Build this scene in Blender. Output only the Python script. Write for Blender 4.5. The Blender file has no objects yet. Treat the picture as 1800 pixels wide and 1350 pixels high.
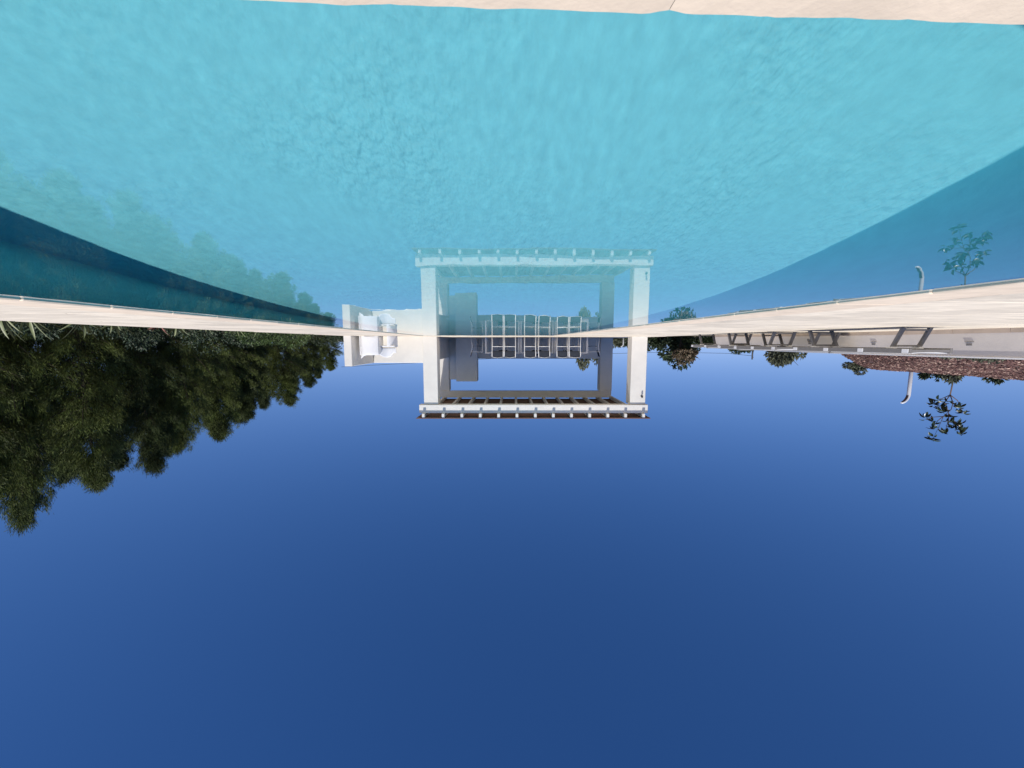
import bpy, bmesh, math, random
import numpy as np
from mathutils import Vector, Matrix, noise

sc = bpy.context.scene
R = math.radians
PI = math.pi

# ------------------------------------------------------------------ camera
# The photograph was taken upside down just above the water: the camera is rolled by 180 degrees.
F = 676.0                       # focal length in photo pixels (1800 wide)
PITCH = math.atan(73 / F)       # looking slightly up
EYE = 0.24                      # metres above the water (water level is z = 0)
cam = bpy.data.cameras.new('camera')
cam_o = bpy.data.objects.new('camera', cam)
sc.collection.objects.link(cam_o)
cam.sensor_width = 36
cam.lens = 36 * F / 1800
cam.clip_start = 0.01
cam.clip_end = 3000
cam_o.matrix_world = Matrix.Translation((0, 0, EYE)) @ Matrix.Rotation(PI / 2 + PITCH, 4, 'X') @ Matrix.Rotation(PI, 4, 'Z')
sc.camera = cam_o

# ------------------------------------------------------------------ sky and sun
SUN_EL, SUN_AZ = R(59), R(15)
to_sun = Vector((math.sin(SUN_AZ) * math.cos(SUN_EL), -math.cos(SUN_AZ) * math.cos(SUN_EL), math.sin(SUN_EL)))
world = bpy.data.worlds.new('World')
sc.world = world
world.use_nodes = True
wn = world.node_tree
sky = wn.nodes.new('ShaderNodeTexSky')
sky.sky_type = 'NISHITA'
sky.sun_disc = False
sky.sun_elevation = SUN_EL
sky.sun_rotation = math.atan2(to_sun.x, to_sun.y)
sky.altitude = 300
sky.air_density = 1.0
sky.dust_density = 0.0
sky.ozone_density = 4.0
SKY_LIFT = 0.14                # clear air: the pale band at the horizon stays thin
gen = wn.nodes.new('ShaderNodeTexCoord')
lift = wn.nodes.new('ShaderNodeVectorMath'); lift.operation = 'ADD'
lift.inputs[1].default_value = (0, 0, SKY_LIFT)
nrm = wn.nodes.new('ShaderNodeVectorMath'); nrm.operation = 'NORMALIZE'
wn.links.new(gen.outputs['Generated'], lift.inputs[0])
wn.links.new(lift.outputs[0], nrm.inputs[0])
wn.links.new(nrm.outputs[0], sky.inputs['Vector'])
hs = wn.nodes.new('ShaderNodeHueSaturation')
hs.inputs['Saturation'].default_value = 1.25
gam = wn.nodes.new('ShaderNodeGamma')
gam.inputs['Gamma'].default_value = 1.32
tint = wn.nodes.new('ShaderNodeMix'); tint.data_type = 'RGBA'; tint.blend_type = 'MULTIPLY'
tint.inputs[0].default_value = 1.0
tint.inputs[7].default_value = (1.47, 0.80, 0.695, 1)
hs.inputs['Value'].default_value = 1.0
wn.links.new(sky.outputs[0], hs.inputs['Color'])
wn.links.new(hs.outputs[0], gam.inputs[0])
wn.links.new(gam.outputs[0], tint.inputs[6])
wn.links.new(tint.outputs[2], wn.nodes['Background'].inputs[0])
wn.nodes['Background'].inputs[1].default_value = 0.1
sl = bpy.data.lights.new('sun', 'SUN')
sun = bpy.data.objects.new('sun', sl)
sc.collection.objects.link(sun)
sl.energy = 4.9
sl.angle = R(0.5)
sl.color = (1.0, 0.95, 0.88)
sl.cycles.is_caustics_light = True          # sunlight refracts through the water onto the pool floor
sun.rotation_euler = (-to_sun).to_track_quat('-Z', 'Y').to_euler()
sc.view_settings.view_transform = 'Standard'
sc.view_settings.look = 'None'
sc.view_settings.exposure = 0.0
sc.view_settings.gamma = 1.0
sc.cycles.use_denoising = True
sc.cycles.max_bounces = 10
sc.cycles.transparent_max_bounces = 8

# ------------------------------------------------------------------ pixel helpers (photo 1800 x 1350)
CP, SP = math.cos(PITCH), math.sin(PITCH)
def ray(x, y):
    u, v = (900 - x) / F, (y - 675) / F
    return u, CP - v * SP, SP + v * CP
def at_y(x, y, Y):
    d = ray(x, y); t = Y / d[1]
    return Vector((t * d[0], Y, EYE + t * d[2]))
def zpx(y, Y):
    return at_y(900, y, Y).z
def xpx(x, Y, y=610):
    return at_y(x, y, Y).x

# pool frame: n to the right of the pool axis, t along the pool
PA = 0.045
P0 = 0.2675                      # near pool edge in front of the camera
def pf(n, t, z=0.0):
    return Vector((n * math.cos(PA) + t * math.sin(PA), P0 - n * math.sin(PA) + t * math.cos(PA), z))
PL, PR, PLEN, PDEPTH = -2.07, 2.62, 14.0, 1.72
DECK = 0.012
def cl(v, a=0.0, b=1.0):
    return max(a, min(b, v))
def deckz(n, t):
    if n > PL: return DECK
    return DECK + 0.05 * cl((PL - 0.4 - n) / 3.8) * cl((11.5 - t) / 4.5)

# ------------------------------------------------------------------ materials
MATS = {}
def mat(name, col, rough=0.7, var=0.0, scale=8.0, bump=0.0, bscale=60.0, rnd=0.0, island=0.0, spec=0.5, stretch=None,
        metal=0.0, dark=None, patchy=False):
    """procedural material: noise-mottled colour, optional per-object / per-island variation and fine relief"""
    if name in MATS: return MATS[name]
    m = bpy.data.materials.new(name)
    m.use_nodes = True
    nt = m.node_tree
    N, L = nt.nodes, nt.links
    b = N['Principled BSDF']
    b.inputs['Roughness'].default_value = rough
    b.inputs['Specular IOR Level'].default_value = spec
    b.inputs['Metallic'].default_value = metal
    tc = N.new('ShaderNodeTexCoord')
    mp = N.new('ShaderNodeMapping')
    L.new(tc.outputs['Object'], mp.inputs[0])
    if stretch: mp.inputs['Scale'].default_value = stretch
    if rnd:
        oi0 = N.new('ShaderNodeObjectInfo')
        vm = N.new('ShaderNodeVectorMath'); vm.operation = 'SCALE'
        vm.inputs[0].default_value = (37, 53, 17)
        L.new(oi0.outputs['Random'], vm.inputs['Scale'])
        L.new(vm.outputs[0], mp.inputs['Location'])
    nz = N.new('ShaderNodeTexNoise')
    nz.inputs['Scale'].default_value = scale
    nz.inputs['Detail'].default_value = 6
    nz.inputs['Roughness'].default_value = 0.62
    L.new(mp.outputs[0], nz.inputs['Vector'])
    rp = N.new('ShaderNodeMapRange')
    rp.inputs['From Min'].default_value = 0.3
    rp.inputs['From Max'].default_value = 0.7
    L.new(nz.outputs['Fac'], rp.inputs['Value'])
    mx = N.new('ShaderNodeMix'); mx.data_type = 'RGBA'
    dk = dark if dark else tuple(c * (1 - var) for c in col)
    lt = col if dark else tuple(min(0.95, c * (1 + var)) for c in col)
    mx.inputs[6].default_value = (*dk, 1)
    mx.inputs[7].default_value = (*lt, 1)
    L.new(rp.outputs[0], mx.inputs[0])
    out = mx.outputs[2]
    for amt, kind in ((rnd, 'obj'), (island, 'isl')):
        if not amt: continue
        src = N.new('ShaderNodeObjectInfo') if kind == 'obj' else N.new('ShaderNodeNewGeometry')
        so = src.outputs['Random'] if kind == 'obj' else src.outputs['Random Per Island']
        mr = N.new('ShaderNodeMapRange')
        mr.inputs['To Min'].default_value = 1 - amt
        mr.inputs['To Max'].default_value = 1 + amt
        L.new(so, mr.inputs['Value'])
        hv = N.new('ShaderNodeHueSaturation')
        L.new(mr.outputs[0], hv.inputs['Value'])
        L.new(out, hv.inputs['Color'])
        out = hv.outputs[0]
    L.new(out, b.inputs['Base Color'])
    if bump:
        n2 = N.new('ShaderNodeTexNoise')
        n2.inputs['Scale'].default_value = bscale
        n2.inputs['Detail'].default_value = 5
        L.new(mp.outputs[0], n2.inputs['Vector'])
        bp = N.new('ShaderNodeBump')
        bp.inputs['Strength'].default_value = 0.6
        bp.inputs['Distance'].default_value = bump
        if patchy:                              # trowel marks, stronger in some patches than in others
            n2.inputs['Detail'].default_value = 1.4
            n3 = N.new('ShaderNodeTexNoise')
            n3.inputs['Scale'].default_value = 1.1
            n3.inputs['Detail'].default_value = 2
            of = N.new('ShaderNodeMapping')
            of.inputs['Location'].default_value = (-1.9, -0.4, 0)
            L.new(tc.outputs['Object'], of.inputs[0])
            L.new(of.outputs[0], n3.inputs['Vector'])
            r3 = N.new('ShaderNodeMapRange')
            r3.inputs['From Min'].default_value = 0.38
            r3.inputs['From Max'].default_value = 0.66
            r3.inputs['To Min'].default_value = 0.05
            L.new(n3.outputs['Fac'], r3.inputs['Value'])
            mu = N.new('ShaderNodeMath'); mu.operation = 'MULTIPLY'
            L.new(n2.outputs['Fac'], mu.inputs[0]); L.new(r3.outputs[0], mu.inputs[1])
            L.new(mu.outputs[0], bp.inputs['Height'])
        else:
            L.new(n2.outputs['Fac'], bp.inputs['Height'])
        L.new(bp.outputs[0], b.inputs['Normal'])
    MATS[name] = m
    return m

M_WHITE = mat('white_render', (0.73, 0.70, 0.635), 0.85, 0.06, 1.6, 0.004, 90)
M_BEAM = mat('white_timber_paint', (0.74, 0.71, 0.655), 0.7, 0.07, 3, 0.003, 40, stretch=(1, 6, 6))
M_BOARD = mat('brown_roof_board', (0.16, 0.085, 0.055), 0.75, 0.35, 5, 0.004, 30, rnd=0.25, stretch=(0.6, 8, 8))
M_PAVER = mat('cream_travertine', (0.66, 0.585, 0.47), 0.62, 0.17, 3.0, 0.006, 18, rnd=0.13, stretch=(1, 3.2, 1))
M_COPING = mat('cream_coping_stone', (0.70, 0.585, 0.45), 0.6, 0.12, 9, 0.0012, 160, rnd=0.06)
M_GROUT = mat('pale_grout', (0.50, 0.46, 0.41), 0.9, 0.1, 20)
M_PLASTER = mat('turquoise_pool_plaster', (0.205, 0.64, 0.705), 0.75, 0.07, 11, 0.046, 21, stretch=(1.4, .9, 1), patchy=True)
M_PLASTW = mat('turquoise_wall_plaster', (0.205, 0.665, 0.735), 0.75, 0.06, 6, 0.004, 14)
M_WALLP = mat('cream_planter_render', (0.70, 0.65, 0.595), 0.9, 0.05, 4, 0.004, 120)
M_SKIRT = mat('tan_stone_skirting', (0.50, 0.41, 0.33), 0.75, 0.12, 6, 0.002, 60, rnd=0.12)
M_LITEDGE = mat('white_sunlit_edge', (0.86, 0.84, 0.80), 0.7, 0.04, 6, 0.002, 80)  # near-white, paints the bright sunlit top edge of the planter wall
M_ALU = mat('white_aluminium', (0.70, 0.69, 0.67), 0.4, 0.03, 6)
M_GREYAL = mat('grey_lounger_frame', (0.205, 0.195, 0.185), 0.5, 0.08, 14, 0.0006, 120)
M_CLIP = mat('white_plastic', (0.80, 0.80, 0.80), 0.35, 0.02, 6)
M_SLING = mat('navy_sling_fabric', (0.028, 0.036, 0.052), 0.8, 0.15, 30, 0.0006, 400)
M_LSLING = mat('pale_sling_fabric', (0.66, 0.65, 0.63), 0.8, 0.05, 30, 0.0006, 300)
M_TABLE = mat('grey_table_top', (0.24, 0.235, 0.23), 0.5, 0.1, 6)
M_DARK = mat('dark_slot', (0.05, 0.05, 0.05), 0.7, 0.1, 10)
M_STEEL = mat('brushed_steel', (0.42, 0.42, 0.42), 0.35, 0.05, 20, metal=0.9)
M_SOIL = mat('bark_mulch_soil', (0.10, 0.055, 0.045), 0.95, 0.35, 14, 0.02, 40)
M_CHIP = mat('bark_chip', (0.13, 0.066, 0.054), 0.9, 0.3, 30, 0.002, 60, island=0.55)
M_CHIPL = mat('pale_wood_chip', (0.42, 0.29, 0.22), 0.9, 0.2, 30, 0.002, 60, island=0.3)
M_GROUND = mat('dry_earth_and_grass', (0.12, 0.10, 0.055), 0.95, 0.45, 0.6, 0.03, 8)
M_BARK = mat('dark_pine_bark', (0.055, 0.040, 0.030), 0.95, 0.3, 10, 0.02, 25)
M_PINE = mat('pine_needles', (0.088, 0.112, 0.024), 0.6, 0.65, 1.0, island=0.45, spec=0.3)
M_PINE2 = mat('dark_pine_needles', (0.052, 0.070, 0.020), 0.65, 0.65, 1.0, island=0.45, spec=0.25)
M_LEAFD = mat('dark_green_leaves', (0.035, 0.055, 0.022), 0.55, 0.3, 2, island=0.4)
M_LEAFG = mat('fresh_green_leaves', (0.065, 0.105, 0.022), 0.5, 0.3, 2, island=0.4)
M_LEAFO = mat('grey_olive_leaves', (0.115, 0.125, 0.075), 0.6, 0.25, 2, island=0.35)
M_LEAFB = mat('brownish_leaves', (0.17, 0.125, 0.075), 0.6, 0.25, 2, island=0.35)
M_YUC = mat('grey_green_sword_leaf', (0.17, 0.19, 0.085), 0.5, 0.2, 6, rnd=0.3)
M_YUCR = mat('reddish_sword_leaf', (0.24, 0.105, 0.075), 0.5, 0.2, 6, rnd=0.2)
M_SAP = mat('glossy_sapling_leaf', (0.035, 0.052, 0.022), 0.3, 0.2, 10, rnd=0.35)
M_TWIG = mat('brown_twig', (0.13, 0.085, 0.06), 0.85, 0.2, 20)
M_WIRE = mat('dark_cable', (0.03, 0.03, 0.035), 0.6)
M_LAMPW = mat('white_lamp_paint', (0.76, 0.76, 0.75), 0.3, 0.02, 5)
M_LAMPB = mat('brown_lamp_opening', (0.16, 0.10, 0.08), 0.5, 0.1, 10)

# ------------------------------------------------------------------ mesh helpers
C = sc.collection
class MB:
    """collects shapes into one mesh"""
    def __init__(s): s.v, s.f, s.sm = [], [], []
    def add(s, vs, fs, smooth=False):
        o = len(s.v)
        s.v += [tuple(p) for p in vs]
        s.f += [tuple(i + o for i in f) for f in fs]
        s.sm += [smooth] * len(fs)
        return s
    def box(s, a, b, bev=0.0, M=None):
        x0, y0, z0 = [min(a[i], b[i]) for i in range(3)]
        x1, y1, z1 = [max(a[i], b[i]) for i in range(3)]
        if bev <= 0:
            vs = [(x0, y0, z0), (x1, y0, z0), (x1, y1, z0), (x0, y1, z0), (x0, y0, z1), (x1, y0, z1), (x1, y1, z1), (x0, y1, z1)]
            fs = [(3, 2, 1, 0), (4, 5, 6, 7), (0, 1, 5, 4), (1, 2, 6, 5), (2, 3, 7, 6), (3, 0, 4, 7)]
        else:
            bm = bmesh.new()
            bmesh.ops.create_cube(bm, size=1)
            for v in bm.verts:
                v.co = Vector(((x0 + x1) / 2 + v.co.x * (x1 - x0), (y0 + y1) / 2 + v.co.y * (y1 - y0), (z0 + z1) / 2 + v.co.z * (z1 - z0)))
            bmesh.ops.bevel(bm, geom=list(bm.edges), offset=bev, segments=1, affect='EDGES')
            bm.verts.index_update()
            vs = [v.co.copy() for v in bm.verts]
            fs = [[v.index for v in f.verts] for f in bm.faces]
            bm.free()
        if M is not None: vs = [M @ Vector(p) for p in vs]
        return s.add(vs, fs)
    def tube(s, pts, rad, seg=8, cap=True):
        pts = [Vector(p) for p in pts]
        rads = rad if isinstance(rad, (list, tuple)) else [rad] * len(pts)
        rings = []
        a = None
        for i, p in enumerate(pts):
            d = (pts[min(i + 1, len(pts) - 1)] - pts[max(i - 1, 0)]).normalized()
            if a is None:
                a = d.cross(Vector((0, 0, 1)))
                if a.length < 1e-2: a = d.cross(Vector((1, 0, 0)))
            else:
                a = a - d * a.dot(d)          # carry the frame along the tube without twist
            a.normalize(); b = d.cross(a)
            rings.append([p + (a * math.cos(2 * PI * k / seg) + b * math.sin(2 * PI * k / seg)) * rads[i] for k in range(seg)])
        vs = [q for r in rings for q in r]
        fs = []
        for i in range(len(pts) - 1):
            for k in range(seg):
                k2 = (k + 1) % seg
                fs.append((i * seg + k, i * seg + k2, (i + 1) * seg + k2, (i + 1) * seg + k))
        s.add(vs, fs, True)
        if cap:
            o = len(s.v) - len(vs)
            s.f += [tuple(o + k for k in reversed(range(seg))), tuple(o + (len(pts) - 1) * seg + k for k in range(seg))]
            s.sm += [False, False]
        return s
    def bar(s, a, b, w, h, bev=0.004):
        """rectangular bar from a to b, w wide sideways, h high"""
        a, b = Vector(a), Vector(b)
        d = b - a
        q = d.to_track_quat('Y', 'Z').to_matrix().to_4x4()
        return s.box((-w / 2, 0, -h / 2), (w / 2, d.length, h / 2), bev, Matrix.Translation(a) @ q)
    def build(s, name, m, parent=None, col=None):
        me = bpy.data.meshes.new(name)
        me.from_pydata(s.v, [], s.f)
        me.polygons.foreach_set('use_smooth', s.sm)
        me.materials.append(m)
        return link(name, me, parent)
def link(name, me, parent=None):
    o = bpy.data.objects.new(name, me)
    C.objects.link(o)
    if parent is not None: o.parent = parent
    return o
def tag(o, label=None, cat=None, group=None, kind=None):
    if label: o['label'] = label
    if cat: o['category'] = cat
    if group: o['group'] = group
    if kind: o['kind'] = kind
    return o
def thing(name, label, cat, loc=(0, 0, 0), rz=0.0, group=None, scale=1.0):
    o = bpy.data.objects.new(name, None)
    C.objects.link(o)
    o.empty_display_size = 0.1
    o.location = loc
    o.rotation_euler = (0, 0, rz)
    o.scale = (scale,) * 3
    return tag(o, label, cat, group)
def dup(root, loc, rz, label, group=None, scale=None):
    def cp(o, par):
        c = o.copy(); C.objects.link(c); c.parent = par
        for ch in list(o.children): cp(ch, c)
        return c
    r = cp(root, None)
    r.location = loc
    r.rotation_euler = (0, 0, rz)
    if scale: r.scale = scale if hasattr(scale, '__len__') else (scale,) * 3
    return tag(r, label, None, group)
def npmesh(name, V, Fq, m, smooth=False):
    me = bpy.data.meshes.new(name)
    n, k = Fq.shape
    me.vertices.add(len(V)); me.vertices.foreach_set('co', np.ascontiguousarray(V, dtype=np.float32).ravel())
    me.loops.add(n * k); me.loops.foreach_set('vertex_index', np.ascontiguousarray(Fq, dtype=np.int32).ravel())
    me.polygons.add(n)
    me.polygons.foreach_set('loop_start', np.arange(0, n * k, k, dtype=np.int32))
    me.polygons.foreach_set('loop_total', np.full(n, k, dtype=np.int32))
    me.polygons.foreach_set('use_smooth', np.full(n, smooth, dtype=bool))
    me.update(calc_edges=True)
    me.validate()
    me.materials.append(m)
    return me
def blades(P, D, Ln, W, rng, m, name, fold=0.25):
    """leaf blades: folded rhombi from points P along directions D"""
    P, D = np.asarray(P, float), np.asarray(D, float)
    n = len(P)
    D = D / np.linalg.norm(D, axis=1, keepdims=True)
    Rv = rng.normal(size=(n, 3))
    S = np.cross(D, Rv); S /= np.linalg.norm(S, axis=1, keepdims=True) + 1e-9
    U = np.cross(S, D)
    Ln = np.broadcast_to(np.asarray(Ln, float), n)[:, None]
    W = np.broadcast_to(np.asarray(W, float), n)[:, None]
    mid = P + D * Ln * 0.45
    V = np.stack([P, mid + S * W / 2 + U * W * fold, P + D * Ln, mid - S * W / 2 + U * W * fold], 1).reshape(-1, 3)
    idx = np.arange(n) * 4
    Fq = np.concatenate([np.stack([idx, idx + 1, idx + 2], 1), np.stack([idx, idx + 2, idx + 3], 1)])
    return npmesh(name, V, Fq, m)

# ------------------------------------------------------------------ terrain
def gz(X, Y):
    """height of the natural ground"""
    n = X - 0.045 * Y
    if -7.2 < n < 4.7 and -5.2 < Y < 19.2: return -2.6
    z = -0.32
    if n > 4.7: z = -0.32 - 2.0 * cl((n - 6.4) / 6)
    if Y > 19.2: z = min(z, -0.25 - 2.2 * cl((Y - 21) / 14))
    if n < -7.2: z = -0.2
    return z + 0.05 * noise.noise(Vector((X * .4, Y * .4, 1)))
def build_ground():
    xs = sorted(set([-1500, -700, -300, -150, -90, -60, -45] + list(np.arange(-36, 46, 0.9)) + [55, 75, 110, 180, 350, 800, 1500]))
    ys = sorted(set([-1500, -600, -250, -120, -60, -35] + list(np.arange(-20, 61, 0.9)) + [70, 90, 130, 200, 380, 800, 1500]))
    V, Fq = [], []
    for y in ys:
        for x in xs: V.append((x, y, gz(x, y)))
    nx = len(xs)
    for j in range(len(ys) - 1):
        for i in range(nx - 1):
            a = j * nx + i
            Fq.append((a, a + 1, a + nx + 1, a + nx))
    o = link('ground', npmesh('ground', np.array(V), np.array(Fq), M_GROUND, True))
    tag(o, 'dry earth and grass around the pool terrace', None, None, 'structure')
build_ground()

# ------------------------------------------------------------------ pool
def build_pool():
    # basin: floor and four walls with a coved foot
    b = MB()
    c = 0.012
    n0, n1, t0, t1, zt, zb = PL, PR, 0.0, PLEN, 0.004, -PDEPTH
    def ring(d, z): return [pf(n0 + d, t0 + d, z), pf(n1 - d, t0 + d, z), pf(n1 - d, t1 - d, z), pf(n0 + d, t1 - d, z)]
    rings = [ring(0, zt), ring(0, zb + c)] + [ring(c * (1 - math.cos(a)), zb + c * (1 - math.sin(a))) for a in (0.4, 0.8, 1.2, PI / 2)]
    vs = [p for r in rings for p in r]
    fs = []
    for i in range(len(rings) - 1):
        for k in range(4):
            k2 = (k + 1) % 4
            fs.append((i * 4 + k2, i * 4 + k, (i + 1) * 4 + k, (i + 1) * 4 + k2))
    q = (len(rings) - 1) * 4
    fs.append((q, q + 1, q + 2, q + 3))
    b.add(vs, fs)
    o = b.build('pool_basin', M_PLASTER)
    o.data.materials.append(M_PLASTW)
    for pg in o.data.polygons:
        if abs(pg.normal.z) < .9: pg.material_index = 1
    o.cycles.is_caustics_receiver = True
    tag(o, 'turquoise plastered floor and walls of the swimming pool', None, None, 'structure')
    # water: a real, gently rippled surface
    nx, ny = 300, 560
    e = 0.003
    N_, T_ = np.meshgrid(np.linspace(PL + e, PR - e, nx + 1), e + (PLEN - 2 * e) * np.linspace(0, 1, ny + 1) ** 1.45)
    ca, sa = math.cos(PA), math.sin(PA)
    X = N_ * ca + T_ * sa
    Y = P0 - N_ * sa + T_ * ca
    Z = np.zeros_like(X)
    for j in range(ny + 1):
        for i in range(nx + 1):
            x, y = X[j, i], Y[j, i]
            p = 0.5 + 0.5 * noise.noise(Vector((x * .55 + 4, y * .45, 7)))          # patches of livelier ripples
            near = 1.0 / (1.0 + (y / 4.0) ** 2)
            a = (0.25 + 1.5 * max(0.0, p - 0.35)) * (0.34 + 0.66 * near)
            Z[j, i] = (0.0008 * noise.noise(Vector((x * 1.7, y * 1.7, 0)))
                       + 0.00016 * a * noise.noise(Vector((x * 6.0, y * 5.0, 2)))
                       + 0.00013 * a * noise.noise(Vector((x * 12.0, y * 8.0, 5)))
                       + (0.000085 * a * noise.noise(Vector((x * 24.0, y * 13.0, 9))) if y < 6 else 0))
    idx = np.arange((nx + 1) * (ny + 1)).reshape(ny + 1, nx + 1)
    Fq = np.stack([idx[:-1, :-1].ravel(), idx[:-1, 1:].ravel(), idx[1:, 1:].ravel(), idx[1:, :-1].ravel()], 1)
    m = bpy.data.materials.new('clear_pool_water')
    m.use_nodes = True
    nt = m.node_tree
    nt.nodes.clear()
    out = nt.nodes.new('ShaderNodeOutputMaterial')
    g = nt.nodes.new('ShaderNodeBsdfGlass')
    g.inputs['IOR'].default_value = 1.333
    g.inputs['Roughness'].default_value = 0.0
    nt.links.new(g.outputs[0], out.inputs[0])
    w = link('pool_water', npmesh('pool_water', np.stack([X, Y, Z], -1).reshape(-1, 3), Fq, m, True))
    w.cycles.is_caustics_caster = True
    tag(w, 'calm clear blue pool water with faint ripples', None, None, 'structure')
build_pool()

# ------------------------------------------------------------------ terraces: grout bed + single pavers
rnd = random.Random(4)
def slab_mesh(name, w, l, th, m, bev=0.004, seed=0, wob=0.0):
    """a stone slab centred on its top face, with slightly uneven edges"""
    r = random.Random(seed)
    b = MB().box((-w / 2, -l / 2, -th), (w / 2, l / 2, 0), bev)
    if wob:
        b.v = [(x + r.uniform(-wob, wob), y + r.uniform(-wob, wob), z + (r.uniform(-wob, wob) * .25)) for x, y, z in b.v]
    me = bpy.data.meshes.new(name)
    me.from_pydata(b.v, [], b.f)
    me.materials.append(m)
    return me
PW, PLN = 0.60, 0.90
PAVE = [slab_mesh('paver', PLN - .006, PW - .006, 0.035, M_PAVER, 0.004, s, 0.0012) for s in range(5)]
def bed(name, n0, n1, t0, t1, label, depth=1.6, full=True):
    """grout-coloured base block below the pavers"""
    ns = np.linspace(n0, n1, 9); ts = np.linspace(t0, t1, 25)
    V, Fq = [], []
    for t in ts:
        for n in ns: V.append(pf(n, t, deckz(n, t) - 0.008))
    k = len(ns)
    for j in range(len(ts) - 1):
        for i in range(k - 1): Fq.append((j * k + i, j * k + i + 1, (j + 1) * k + i + 1, (j + 1) * k + i))
    ringi = list(range(k)) + [j * k + k - 1 for j in range(1, len(ts))] + [(len(ts) - 1) * k + i for i in range(k - 2, -1, -1)] + [j * k for j in range(len(ts) - 2, 0, -1)]
    o0 = len(V)
    for i in ringi:
        p = V[i]; V.append(Vector((p.x, p.y, -depth)))
    L_ = len(ringi)
    for i in range(L_):
        j = (i + 1) % L_
        Fq.append((ringi[j], ringi[i], o0 + i, o0 + j))
    b = MB().add(V, Fq)
    return tag(b.build(name, M_GROUT), label, None, None, 'structure')
def pave(parent, n0, n1, t0, t1, off=0.0):
    """rows of single pavers laid along n, with broken joints"""
    j = 0
    t = t0
    while t < t1 - 0.05:
        l = min(PW, t1 - t)
        n = n0 - (PLN * 0.5 if j % 2 else 0) - off
        while n < n1 - 0.01:
            a, b = max(n, n0), min(n + PLN, n1)
            if b - a > 0.06:
                o = link('paver', PAVE[rnd.randrange(5)], parent)
                cn, ct = (a + b) / 2, t + l / 2
                z = deckz(cn, ct)
                o.location = pf(cn, ct, z - 0.001 + rnd.uniform(-.0012, .0012))
                sx = (deckz(cn + .2, ct) - deckz(cn - .2, ct)) / .4
                sy = (deckz(cn, ct + .2) - deckz(cn, ct - .2)) / .4
                o.rotation_euler = (math.atan(sy) + rnd.uniform(-.001, .001), -math.atan(sx) + rnd.uniform(-.001, .001), -PA)
                o.scale = ((b - a) / PLN, l / PW, 1)
            n += PLN
        t += PW
        j += 1
CW = 0.36                        # width of the coping stones
WALL_N = -6.30                   # face of the planter wall
FAR_T = 19.6
left_t = bed('left_terrace', WALL_N - 0.3, PL - 0.02, -3.0, PLEN + 0.02 + CW, 'cream stone terrace with the sun loungers')
pave(left_t, WALL_N - 0.02, PL - CW, -2.4, PLEN + CW)
right_t = bed('right_terrace', PR + 0.02, 5.22, -3.0, PLEN + 0.02 + CW, 'narrow cream stone terrace below the pine trees')
pave(right_t, PR + CW, 5.24, -2.4, PLEN + CW)
far_t = bed('far_terrace', WALL_N - 0.3, 5.22, PLEN + 0.023 + CW, FAR_T + .05, 'cream stone floor under the pergola')
pave(far_t, WALL_N - 0.3, 5.24, PLEN + CW, FAR_T)
near_t = bed('near_terrace', PL - 0.017, PR + 0.017, -3.0, -0.02, 'cream stone terrace at the near end of the pool')
pave(near_t, PL - CW, PR + CW, -2.4, -CW)

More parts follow.
